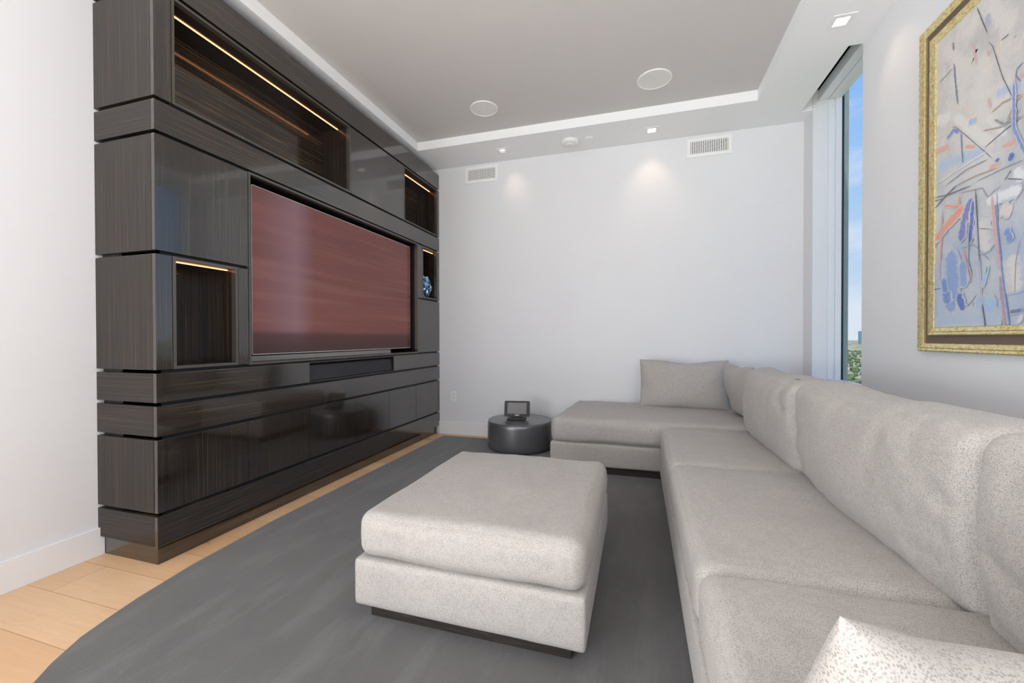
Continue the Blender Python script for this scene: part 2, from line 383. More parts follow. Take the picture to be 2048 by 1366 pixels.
# ------------------------------------------------------------------ media cabinet
XF = -2.2
def media_cabinet():
    t = thing('media_cabinet', 'glossy dark ebony media wall unit with lit niches along the left wall', 'cabinet', (-2.4, 2.87, 0))
    T = .022; G = .0085
    A, B_, C_, D_, E_, F_, G_, H_ = 2.796, 2.250, 2.088, 1.515, .940, .782, .619, .250
    TOP, BOT, Y0, Y1 = 2.970, .096, 1.40, 4.350
    # core: back slab, strips behind every groove, end cheeks
    strips = [(XL+.16, XF-T, Y0+T-.002, Y1-.02, z-.02, z+.02) for z in (A, B_, C_, E_, F_, G_, H_)]
    strips += [(XL+.16, XF-T, Y0+T-.002, 1.90, D_-.016, D_+.016), (XL+.16, XF-T, 3.866, Y1-.02, D_-.016, D_+.016)]
    cheek = [(XL+.02, XL+.16, Y0+T-.002, Y1-.02, .1, 2.95), (XL+.16, XF-T, Y0+T-.002, Y0+T+.012, .1, 2.95), (XL+.16, XF-T, 4.318, Y1-.02, .1, 2.95),
             (XL+.16, XF-T, 1.893, 1.899, .95, 2.09), (XL+.16, XF-T, 3.861, 3.866, .95, 2.09)]
    obj('carcass', bx(*strips, *cheek), M['dark_gap'], t)
    obj('top_panel', bx((XL, XF-T, Y0, Y1-.001, 2.951, TOP-.002)), M['eb_h'], t)
    obj('plinth', bx((XL+.001, XF-.03, Y0+.02, Y1-.02, 0, BOT), bev=.001), M['eb_h'], t)
    def front(name, y0, y1, z0, z1, mat, xo=0):
        return obj(name, bx((XF-T, XF+xo, y0, y1, z0, z1), bev=.0012), mat, t)
    def side(z0, z1, mat, full=False):
        return obj('side_panel', bx((XL+.001, (XF-.0005) if full else XF-T-.0015, Y0, Y0+T, z0, z1), bev=.0012), mat, t)
    for z0, z1 in ((A+G, TOP), (C_+G, B_-G), (G_+G, F_-G), (BOT, H_-G)):
        side(z0, z1, M['eb_sh']); front('band_panel', Y0, Y1, z0, z1, M['eb_h'])
    side(F_+G, E_-G, M['eb_sh'])
    for z0, z1 in ((B_+G, A-G), (D_+G, C_-G), (E_+G, D_-G), (H_+G, G_-G)): side(z0, z1, M['eb_sv'])
    def niche(y0, y1, z0, z1, rt, back=-2.455, ledx=-2.31):
        """framed open niche: rim, lining, back and a warm led strip under its top"""
        g = .0015
        n = obj('niche', frame_yz(XF-.03, XF+.001, y0, y1, z0, z1, rt), M['rim'], t)
        a, b, c, d = y0+rt, y1-rt, z0+rt, z1-rt
        obj('niche_lining', bx((back, XF-.03, a-.008, a, c-.008, d+.008), (back, XF-.03, b, b+.008, c-.008, d+.008), (back, XF-.03, a, b, d, d+.008), (back, XF-.03, a, b, c-.008, c)), M['eb_in'], n)
        obj('niche_back', bx((back-.01, back, a-.008, b+.008, c-.008, d+.008)), M['eb_niche'] if y1-y0 > .5 else M['eb_in'], n)
        obj('led_strip', bx((ledx-.004, ledx+.004, a+.002, b-.002, d-.004, d-.0003)), M['led'], n)['label'] = 'glowing warm led strip'
    # upper row
    zb, zt = B_+G, A-G
    front('stile', Y0, 1.478, zb, zt, M['eb_v'])
    niche(1.481, 2.811, zb, zt, .013)
    front('door', 2.814, 3.601, zb, zt, M['eb_v'])
    niche(3.604, 4.304, zb, zt, .012, ledx=-2.29)
    front('stile', 4.308, Y1, zb, zt, M['eb_v'])
    # left of the screen
    front('door', Y0, 1.893, D_+G, C_-G, M['eb_v'])
    zb, zt = E_+G, D_-G
    front('stile', Y0, 1.474, zb, zt, M['eb_v'])
    niche(1.477, 1.826, zb, zt, .015, ledx=-2.26)
    front('stile', 1.829, 1.893, zb, zt, M['eb_v'])
    # right of the screen
    front('stile', 3.866, 3.958, D_+G, C_-G, M['eb_v'])
    niche(3.960, 4.300, D_+G+.004, C_-G, .016, ledx=-2.25)
    front('stile', 4.303, Y1, D_+G, C_-G, M['eb_v'])
    front('door', 3.866, Y1, E_+G, D_-G+.002, M['eb_v'])
    # recess for the screen
    a, b, c, d = 1.897, 3.863, E_+.004, C_-.004
    obj('screen_recess_rim', frame_yz(XF-.03, XF+.0015, a, b, c, d, .013), M['rim'], t)
    obj('screen_recess', bx((-2.46, XF-.03, a+.004, a+.013, c, d), (-2.46, XF-.03, b-.013, b-.004, c, d), (-2.46, XF-.03, a+.013, b-.013, d-.013, d-.004),
        (-2.46, XF-.03, a+.013, b-.013, c+.004, c+.013), (-2.468, -2.46, a, b, c, d)), M['dark_gap'], t)
    obj('screen_ledge', bx((XF-.05, XF-.032, a+.013, 3.41, c+.013, c+.048), bev=.001), M['silver'], t)['label'] = 'brushed metal strip below the screen'
    # band with the speaker opening
    z0, z1 = F_+G, E_-G
    front('band_panel', Y0, 2.362, z0, z1, M['eb_h'])
    front('band_panel', 3.412, Y1, z0, z1, M['eb_h'])
    obj('speaker_recess', bx((-2.46, XF-.002, 2.363, 2.367, z0, z1), (-2.46, XF-.002, 3.407, 3.411, z0, z1), (-2.46, XF-.002, 2.367, 3.407, z1-.004, z1), (-2.46, XF-.002, 2.367, 3.407, z0, z0+.004)), M['eb_core'], t)
    # six base doors
    ys = [Y0, 1.883, 2.364, 2.848, 3.331, 3.817, 4.306]
    for y0, y1 in zip(ys, ys[1:]): front('door', y0+.0012, y1-.0012, H_+G, G_-G, M['eb_v'])
    front('stile', 4.308, Y1, H_+G, G_-G, M['eb_v'])
media_cabinet()

def rounded_rect_yz(x, y0, y1, z0, z1, r, seg=5):
    pts = []
    for cy, cz, a0 in ((y1-r, z1-r, 0), (y0+r, z1-r, 90), (y0+r, z0+r, 180), (y1-r, z0+r, 270)):
        for i in range(seg+1):
            a = math.radians(a0+90*i/seg); pts.append(Vector((x, cy+r*math.cos(a), cz+r*math.sin(a))))
    return pts
def slab(pts0, off):
    bm = bmesh.new(); a = [bm.verts.new(p) for p in pts0]; b = [bm.verts.new(p+off) for p in pts0]
    bm.faces.new(a); bm.faces.new(b[::-1]); n = len(a)
    for i in range(n): bm.faces.new((a[i], b[i], b[(i+1) % n], a[(i+1) % n]))
    bmesh.ops.recalc_face_normals(bm, faces=bm.faces); return bm
def television():
    t = thing('television', 'large flat television with a reddish dark screen set in the media cabinet', 'television', (-2.30, 2.89, 1.0))
    obj('housing', slab(rounded_rect_yz(-2.262, 1.966, 3.812, .998, 2.042, .012), Vector((-.05, 0, 0))), M['darkplastic'], t)
    obj('wall_bracket', bx((-2.46, -2.31, 2.7, 3.08, 1.35, 1.7)), M['darkplastic'], t)
    o = slab(rounded_rect_yz(-2.2585, 1.966, 3.812, .998, 2.042, .012), Vector((-.004, 0, 0)))
    obj('bezel', o, M['bezel'], t)
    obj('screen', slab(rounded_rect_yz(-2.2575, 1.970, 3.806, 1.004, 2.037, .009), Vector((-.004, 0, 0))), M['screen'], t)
television()
def soundbar():
    t = thing('soundbar', 'long dark cloth soundbar in the slot below the television', 'speaker', (-2.25, 2.886, .795))
    bm = bmesh.new(); y0, y1 = 2.371, 3.399
    prof = [(-2.33, .7945), (-2.226, .7945), (-2.214, .803), (-2.226, .902), (-2.236, .910), (-2.33, .910)]
    a = [bm.verts.new((x, y0, z)) for x, z in prof]; b = [bm.verts.new((x, y1, z)) for x, z in prof]
    bm.faces.new(a); bm.faces.new(b[::-1])
    for i in range(6): bm.faces.new((a[i], b[i], b[(i+1) % 6], a[(i+1) % 6]))
    bmesh.ops.recalc_face_normals(bm, faces=bm.faces)
    obj('speaker_cloth', bm, M['grille'], t)
    obj('end_cap', bx((-2.33, -2.215, 3.399, 3.404, .7945, .91)), M['darkplastic'], t)
    obj('end_cap', bx((-2.33, -2.215, 2.3675, 2.371, .7945, .91)), M['darkplastic'], t)
soundbar()
def crystal():
    rnd = random.Random(4); bm = bmesh.new()
    bmesh.ops.create_icosphere(bm, subdivisions=3, radius=1)
    for v in bm.verts:
        k = .85+.35*rnd.random(); v.co = Vector((v.co.x*.07*k, v.co.y*.095*k, v.co.z*.118*k))
    for v in bm.verts: v.co += Vector((-2.30, 4.172, 1.553+.118))
    for v in bm.verts: v.co.z = max(v.co.z, 1.5445)
    o = obj('crystal_sculpture', bm, M['crystal'])
    tag(o, 'faceted blue and silver crystal ornament standing in the small right niche', 'ornament')
crystal()

# ------------------------------------------------------------------ soft furniture
def fold(p, seed, s=1.0):
    q = Vector((p.x*3.0+seed*3.7, p.y*3.0-seed, p.z*3.0+seed*1.3))
    a = noise.noise(q*1.0)
    w = noise.noise(Vector((p.x*7+seed, p.y*11, p.z*5-seed*2)))
    return (a*.010 + (1-abs(w))**3*.004)*s
def soft_box(dx, dy, dz, r, n=(28, 28, 10), puff=(0, 0, 0), seed=1, amp=1.0, pe=2.6):
    """rounded, puffed cushion block centred on the origin"""
    bm = bmesh.new(); bmesh.ops.create_cube(bm, size=2)
    bm.free(); bm = bmesh.new()
    h = Vector((dx/2, dy/2, dz/2)); cache = {}
    def vert(i, j, k):
        key = (i, j, k)
        if key in cache: return cache[key]
        def cc(a, m, hh):
            # more samples near the rounded rims
            t = 2*a/m-1; return math.copysign(abs(math.sin(t*math.pi/2))**.9 if t else 0, t)
        u = Vector((cc(i, n[0], 0), cc(j, n[1], 0), cc(k, n[2], 0)))
        p = Vector((u.x*h.x, u.y*h.y, u.z*h.z))
        rr = min(r, h.x*.98, h.y*.98, h.z*.98)
        q = Vector([max(-(h[a]-rr), min(h[a]-rr, p[a])) for a in range(3)])
        d = p-q
        if d.length > 1e-9: p = q+d.normalized()*rr
        m = [(1-min(1, abs(u[a]))**pe) for a in range(3)]
        sg = [1 if u[a] > .0 else -1 for a in range(3)]
        p.z += puff[2]*m[0]*m[1]*(u.z if abs(u.z) < 1 else sg[2])
        p.x += puff[0]*m[1]*m[2]*u.x; p.y += puff[1]*m[0]*m[2]*u.y
        nn = Vector((p.x/h.x**2, p.y/h.y**2, p.z/h.z**2)).normalized() if p.length > 1e-6 else Vector((0, 0, 1))
        p += nn*fold(p, seed, amp)
        v = bm.verts.new(p); cache[key] = v; return v
    def quadgrid(f, a, b):
        for i in range(a):
            for j in range(b): bm.faces.new((f(i, j), f(i+1, j), f(i+1, j+1), f(i, j+1)))
    X, Y, Z = n
    for e in (0, Z): quadgrid(lambda i, j: vert(i, j, e), X, Y)
    for e in (0, Y): quadgrid(lambda i, j: vert(i, e, j), X, Z)
    for e in (0, X): quadgrid(lambda i, j: vert(e, i, j), Y, Z)
    bmesh.ops.recalc_face_normals(bm, faces=bm.faces); return bm
def pillow(w, h, t, n=44, seed=1, dip=.02, ear=.03, amp=1.0, power=.5):
    """knife edge pillow standing in the local xz plane, bottom edge at z=0"""
    bm = bmesh.new(); g = {}
    for s in (1, -1):
        for i in range(n+1):
            for j in range(n+1):
                u = math.sin((2*i/n-1)*math.pi/2); v = math.sin((2*j/n-1)*math.pi/2)
                edge = i in (0, n) or j in (0, n)
                if edge and s == -1: g[(i, j, -1)] = g[(i, j, 1)]; continue
                f = max(0, (1-abs(u)**3.2)*(1-abs(v)**3.2))**power
                x = w/2*u*(1-ear*(1-v*v)); z = h/2+h/2*v*(1-ear*(1-u*u))
                if v > 0: z -= dip*(v**2)*math.exp(-(u*2.2-.2)**2)
                y = s*t/2*f
                d = Vector((x*6+seed, z*6, s*3.3+seed))
                rim = (1-f)
                crease = abs(noise.noise(Vector((x*14+seed*5, z*14, s*2.0))))**.7
                y += s*(noise.noise(d)*.012*f - crease*.010*f*rim*2)*amp
                g[(i, j, s)] = bm.verts.new((x, y, z))
        for i in range(n):
            for j in range(n):
                q = [g[(i, j, s)], g[(i+1, j, s)], g[(i+1, j+1, s)], g[(i, j+1, s)]]
                bm.faces.new(q if s == -1 else q[::-1])
    bmesh.ops.recalc_face_normals(bm, faces=bm.faces); return bm
def moved(bm, M4):
    bmesh.ops.transform(bm, matrix=M4, verts=bm.verts); return bm
def TR(x, y, z): return Matrix.Translation((x, y, z))
def RX(a): return Matrix.Rotation(math.radians(a), 4, 'X')
def RY(a): return Matrix.Rotation(math.radians(a), 4, 'Y')
def RZ(a): return Matrix.Rotation(math.radians(a), 4, 'Z')
RUG = .012
def rug():
    pts = [(-2.083, 4.215), (-2.088, 3.4), (-2.092, 2.6), (-2.090, 1.95), (-2.058, 1.45), (-2.015, 1.2), (-1.985, 1.09), (-1.95, .98), (-1.89, .875), (-1.83, .80),
           (-1.70, .70), (-1.5, .62), (-1.2, .57), (-.6, .55), (.6, .55), (.9, .6), (.9, 4.215), (-.6, 4.215)]
    b = slab([Vector((x, y, 0)) for x, y in pts], Vector((0, 0, RUG)))
    e = [x for x in b.edges if all(abs(v.co.z-RUG) < 1e-5 for v in x.verts)]
    bmesh.ops.bevel(b, geom=e, offset=.005, segments=2, affect='EDGES')
    tag(obj('area_rug', b, M['rug']), 'large grey low pile rug under the ottoman and sofa', 'rug')
rug()
def ottoman():
    t = thing('ottoman', 'big square light grey upholstered ottoman on the rug in the middle', 'ottoman', (-.6, 1.82, RUG))
    x0, x1, y0, y1 = -1.040, -.160, 1.332, 2.31
    obj('plinth', bx((x0+.036, x1-.056, y0+.06, y1-.06, RUG, .082), bev=.002), darkwood(), t)['label'] = 'dark brown wooden plinth'
    obj('base', moved(soft_box(x1-x0, y1-y0, .178, .016, (30, 30, 8), (0, .003, 0), 2, .35), TR((x0+x1)/2, (y0+y1)/2, .171)), M['fabric'], t, True)
    obj('seat_cushion', moved(soft_box(x1-x0-.012, y1-y0-.01, .175, .052, (40, 40, 14), (.006, .008, .012), 5, .9), TR((x0+x1)/2+.002, (y0+y1)/2, .345)), M['fabric'], t, True)
def darkwood():
    if 'darkwood' not in M:
        m, nt, out = new_mat('dark stained wood'); b = principled(nt, out, **{'Roughness': .5})
        n = noise_n(nt, coords(nt, (4, 4, 60)), 2, 5, .7); L(nt, ramp(nt, n, [(.35, lin('1d1815')), (.6, lin('3a3029')), (.75, lin('5a4a3c'))]), b.inputs['Base Color']); M['darkwood'] = m
    return M['darkwood']
ottoman()
def tap(bm):
    # the chaise's free end runs slightly askew towards the back wall
    for v in bm.verts:
        k = max(0, min(1, (.1-v.co.x)/.79)); v.co.x += .075*k*(v.co.y-3.33)
    return bm
def sofa():
    t = thing('sectional_sofa', 'light grey speckled L shaped sectional sofa along the right and back walls', 'sofa', (.7, 2.2, RUG))
    # base blocks and plinths
    obj('plinth', bx((-.62, 1.15, 3.375, 4.25, RUG, .08), (.21, 1.15, .1, 3.375, RUG, .08), bev=.002), darkwood(), t)['label'] = 'dark brown wooden plinth'
    obj('chaise_base', tap(moved(soft_box(1.95, .985, .18, .018, (50, 26, 8), (0, 0, 0), 3, .35), TR(.283, 3.822, .166))), M['fabric'], t, True)
    obj('seat_base', moved(soft_box(1.09, 3.28, .18, .018, (26, 60, 8), (0, 0, 0), 4, .35), TR(.70, 1.685, .166)), M['fabric'], t, True)
    obj('chaise_cushion', tap(moved(soft_box(1.60, .985, .195, .05, (60, 40, 14), (.008, .006, .018), 7, 1.0, 4), TR(.113, 3.822, .353))), M['fabric'], t, True)
    for i, (y0, y1) in enumerate(((2.338, 3.318), (1.283, 2.334), (.235, 1.279))):
        obj('seat_cushion', moved(soft_box(.82, y1-y0-.012, .18, .042, (44, 50, 14), (.006, .0, .014), 11+i*3, .8, 7), TR(.572, (y0+y1)/2, (.340, .345, .358)[i])), M['fabric'], t, True)
    obj('backrest', moved(soft_box(.16, 4.1, .42, .04, (8, 60, 12), (0, 0, 0), 9, .4), TR(1.22, 2.2, .46)), M['fabric'], t, True)
    obj('armrest', moved(soft_box(1.05, .2, .5, .05, (20, 8, 12), (0, 0, 0), 10, .4), TR(.715, .13, .5)), M['fabric'], t, True)  # out of view, made taller to shade the nearest pillow
sofa()
def cushion(label, bm, loc, mat4):
    o = obj('back_cushion', bm, M['fabric'], None, True); o.matrix_world = TR(*loc) @ mat4
    tag(o, label, 'cushion', 'loose back cushions of the sofa'); return o
def slump(bm):
    # the pillow has sagged: its near side spreads towards the seat
    for v in bm.verts:
        v.co.z -= .032*min(1, max(0, 1+v.co.x/.27)/.45)*max(0, v.co.z/.33)**3
        v.co.x -= .40*(.33-v.co.z)*max(0, -v.co.x/.27)
    return bm
def back_block(w, h, t, seed):
    b = soft_box(w, t, h, .05, (80, 16, 60), (.0, .045, .012), seed, 1.3, 3.2)
    for v in b.verts:                      # upper rim thinner and softly rolled, lower corners tucked
        k = (v.co.z/h+.5); v.co.y *= 1.06-.28*max(0, k)**2
        v.co.z -= .018*math.exp(-((v.co.x/w*4-.3)**2))*max(0, k)**2
        u = 2*v.co.x/w; s = 1 if v.co.y > 0 else -1
        e = max(0, abs(u)-.45)/.55; tz = max(0, k-.25)/.75
        cr = max(0, noise.noise(Vector((v.co.x*5+seed, v.co.z*15, seed))))*e + max(0, noise.noise(Vector((v.co.x*13, v.co.z*4, seed*2.0))))*.8*tz*tz
        v.co.y -= s*cr*.036*(1-abs(u)**8)
        v.co.z += h/2
    return b
# the long side: they lean on the backrest along the right wall (local +x runs to the back of the room)
cushion('long grey back cushion between the nearest one and the one before the corner', back_block(1.12, .455, .25, 21), (.895, 1.785, .437), RZ(90) @ RX(-9))
cushion('grey back cushion on the long side next to the corner pillow', back_block(.99, .45, .25, 27), (.885, 2.86, .434), RZ(90) @ RX(-9))
cushion('nearest grey back cushion on the long side, cut by the right edge', back_block(1.0, .455, .25, 33), (.885, .71, .445), RZ(90) @ RX(-7))
cushion('small grey corner pillow leaning sideways by the back wall pillow', pillow(.58, .44, .19, seed=5), (.86, 3.69, .455), RZ(97) @ RX(-14))
cushion('grey pillow standing upright against the back wall on the chaise', pillow(.76, .45, .2, seed=8, dip=.03), (.392, 4.02, .455), RX(-12))
cushion('nearest grey pillow whose corner peaks at the bottom right', slump(pillow(.54, .33, .17, seed=12, ear=.07, dip=0)), (.506, .657, .434), RX(10))

def pouf():
    t = thing('pouf', 'round dark grey leather pouf by the back wall', 'pouf', (-1.125, 3.955, RUG))
    R = .318
    prof = [(0, .014), (R-.04, .014), (R-.012, .026), (R-.001, .055), (R, .09), (R, .25), (R-.003, .275), (R-.010, .288), (R-.016, .2915), (R-.022, .292), (R-.05, .297), (R*.5, .304), (0, .306)]
    prof = [(r, z+.0) for r, z in prof]
    obj('body', lathe(prof, 72, -1.125, 3.955), M['leather'], t, True)
    for z in (.2895,):
        bm = bmesh.new(); seg = 72; m = 6; R2 = R-.011; rr = .0035; rings = []
        for i in range(seg):
            a = 2*math.pi*i/seg; rings.append([bm.verts.new((-1.125+(R2+rr*math.cos(b))*math.cos(a), 3.955+(R2+rr*math.cos(b))*math.sin(a), z+rr*math.sin(b))) for b in [2*math.pi*j/m for j in range(m)]])
        for i in range(seg):
            for j in range(m): bm.faces.new((rings[i][j], rings[(i+1) % seg][j], rings[(i+1) % seg][(j+1) % m], rings[i][(j+1) % m]))
        obj('piping', bm, M['leather'], t, True)
    for ang in (-140, -60, 40, 140):
        a = math.radians(ang); ca, sa = math.cos(a), math.sin(a)
        bm = bx((R-.002, R+.0015, -.0012, .0012, .05, .27)); moved(bm, TR(-1.125, 3.955, 0) @ RZ(ang)); obj('seam', bm, M['leather'], t)
pouf()
def tablet():
    z0 = .306
    t = thing('touch_screen_remote', 'small black touch screen remote in its dock on the round pouf', 'remote control', (-1.12, 3.89, z0))
    Tm = TR(-1.13, 3.87, z0) @ RZ(10) @ Matrix.Scale(1.0, 4)
    def rr(w, h, r, y, d):
        pts = []
        for cx, cz, a0 in ((w/2-r, h-r, 0), (-w/2+r, h-r, 90), (-w/2+r, r, 180), (w/2-r, r, 270)):
            for i in range(6):
                a = math.radians(a0+90*i/5); pts.append(Vector((cx+r*math.cos(a), y, cz+r*math.sin(a))))
        return slab(pts, Vector((0, d, 0)))
    tilt = Tm @ TR(0, 0, .028) @ RX(-14)
    obj('body', moved(rr(.248, .152, .014, 0, .018), tilt), M['darkplastic'], t)
    s = obj('screen', moved(bx((-.094, .094, -.0012, 0.0, .026, .134)), tilt), M['tabscreen'], t)
    # small white mark under the screen
    lets = []
    x = -.018
    for w in (.006, .004, .005, .004, .005, .005): lets.append((x, x+w, -.001, 0, .011, .018)); x += w+.0018
    obj('logo_mark', moved(bx(*lets), tilt), M['plastic'], t)
    dk = obj('dock', moved(bx((-.09, .09, -.045, .05, 0.0005, .016), bev=.004), Tm), M['darkplastic'], t)
    obj('dock_neck', moved(bx((-.06, .06, .004, .035, .014, .045), bev=.004), Tm), M['darkplastic'], dk)
    btn = [(-.07+i*.018, -.058+i*.018, -.036, -.024, .0155, .018) for i in range(8)]
    obj('dock_buttons', moved(bx(*btn), Tm), M['screw'], dk)
M['tabscreen'] = simple('grey glossy screen', '5a5654', .25, .2)
tablet()

# ------------------------------------------------------------------ wall and ceiling fittings
def vent(cx, w, h, zc, label):
    t = thing('air_vent', label, 'vent', (cx, YB, zc), 'white air vents high on the back wall')
    y = YB; x0, x1, z0, z1 = cx-w/2, cx+w/2, zc-h/2, zc+h/2; b = .03
    obj('frame', bx((x0, x1, y-.008, y, z0, z0+b), (x0, x1, y-.008, y, z1-b, z1), (x0, x0+b, y-.008, y, z0+b, z1-b), (x1-b, x1, y-.008, y, z0+b, z1-b)), M['plastic'], t)
    obj('backing', bx((x0+b-.002, x1-b+.002, y-.0015, y+.0, z0+b-.002, z1-b+.002)), M['dark_gap'], t)
    nx, nz = 17, 9; iw = x1-x0-2*b; ih = z1-z0-2*b
    obj('grille', bx(*[(x0+b+iw*(i+.5)/nx-.0035, x0+b+iw*(i+.5)/nx+.0035, y-.0075, y-.004, z0+b, z1-b) for i in range(nx)],
        *[(x0+b, x1-b, y-.004, y-.0018, z0+b+ih*(j+.5)/nz-.0028, z0+b+ih*(j+.5)/nz+.0028) for j in range(nz)]), M['plastic'], t)
vent(-1.675, .385, .178, 2.925, 'white air vent on the back wall nearer the media cabinet')
vent(.643, .39, .178, 2.921, 'white air vent on the back wall nearer the window')
def outlet():
    t = thing('wall_outlet', 'white electrical outlet low on the back wall beside the media cabinet', 'outlet', (-2.026, YB, .435))
    x, z, y = -2.026, .435, YB
    obj('plate', bx((x-.035, x+.035, y-.005, y, z-.057, z+.057), bev=.0015), M['plastic'], t)
    for dz in (-.02, .02):
        so_ = obj('socket', bx((x-.0165, x+.0165, y-.0065, y-.0045, z+dz-.014, z+dz+.014), bev=.001), M['trim'], t)
        obj('slots', bx((x-.008, x-.006, y-.0068, y-.006, z+dz-.003, z+dz+.007), (x+.006, x+.008, y-.0068, y-.006, z+dz-.003, z+dz+.007), (x-.002, x+.002, y-.0068, y-.006, z+dz-.010, z+dz-.006)), M['dark_gap'], so_)
outlet()
def speaker(cx, cy, r, label):
    t = thing('ceiling_speaker', label, 'speaker', (cx, cy, ZT), 'round in-ceiling speakers')
    obj('rim', lathe([(r, ZT), (r, ZT-.007), (r-.006, ZT-.009), (r-.008, ZT-.006), (r-.008, ZT)], 64, cx, cy), M['plastic'], t)
    obj('grille', lathe([(0, ZT-.0055), (r-.0082, ZT-.0055), (r-.0082, ZT)], 64, cx, cy), M['spk'], t)
M['spk'] = paint('perforated white grille', 'e6e4e1', .7, .4)
speaker(-1.305, 3.452, .122, 'round white ceiling speaker nearer the media cabinet')
speaker(.119, 3.455, .130, 'round white ceiling speaker nearer the window side')
def smoke():
    cx, cy = -.648, 4.113
    t = thing('smoke_detector', 'white round smoke detector on the ceiling border by the back wall', 'smoke detector', (cx, cy, ZC))
    obj('base', lathe([(.088, ZC), (.09, ZC-.012), (.078, ZC-.028), (.052, ZC-.034), (.052, ZC-.03), (0, ZC-.03)], 48, cx, cy), M['plastic'], t, False)
    obj('sensor_cap', lathe([(.048, ZC-.028), (.048, ZC-.042), (.042, ZC-.046), (0, ZC-.046)], 48, cx, cy), M['trim'], t)
smoke()
tag(obj('sprinkler_cover', lathe([(.04, ZC), (.04, ZC-.006), (.037, ZC-.008), (0, ZC-.008)], 40, -.461, 4.106), M['ceil']), 'small flat white disc on the ceiling beside the smoke detector', 'sprinkler cover')
def downlight(cx, cy, aim, power, label, spot=52, gim=False):
    t = thing('recessed_downlight', label, 'ceiling light', (cx, cy, ZC), 'square recessed downlights')
    a, b = .062, .036
    obj('trim_plate', bx((cx-a, cx+a, cy-a, cy-b, ZC-.004, ZC), (cx-a, cx+a, cy+b, cy+a, ZC-.004, ZC), (cx-a, cx-b, cy-b, cy+b, ZC-.004, ZC), (cx+b, cx+a, cy-b, cy+b, ZC-.004, ZC)), M['plastic'], t)
    if gim:
        obj('gimbal', moved(lathe([(.033, 0), (.033, -.012), (.024, -.013), (.022, -.004)], 32), TR(cx, cy, ZC-.001) @ RX(22)), M['plastic'], t)
        obj('lens', moved(lathe([(0, -.006), (.021, -.006)], 32), TR(cx, cy, ZC-.001) @ RX(22)), M['lamp'], t)
    else:
        obj('lens', bx((cx-b, cx+b, cy-b, cy+b, ZC-.0015, ZC-.0005)), M['lamp'], t)['label'] = 'glowing square lens'
    l = D.lights.new('downlight_bulb', 'SPOT'); l.energy = power; l.color = (1, .74, .54); l.spot_size = math.radians(spot); l.spot_blend = 1; l.shadow_soft_size = .04
    o = D.objects.new('downlight_bulb', l); COL.objects.link(o)
    loc = Vector((cx, cy, ZC-.012)); d = Vector(aim)-loc
    o.matrix_world = Matrix.Translation(loc) @ d.to_track_quat('-Z', 'Y').to_matrix().to_4x4()
downlight(-1.345, 4.11, (-1.27, YB, 2.72), 3, 'square recessed downlight with tilted lamp on the back ceiling border, nearer the media cabinet', 55, True)
downlight(.118, 4.115, (.11, YB+.02, 2.35), 5, 'square recessed downlight on the back ceiling border between smoke detector and right vent', 80)
downlight(1.19, 3.045, (1.40, 2.86, 2.45), 4, 'square recessed downlight on the right ceiling border above the window', 75)

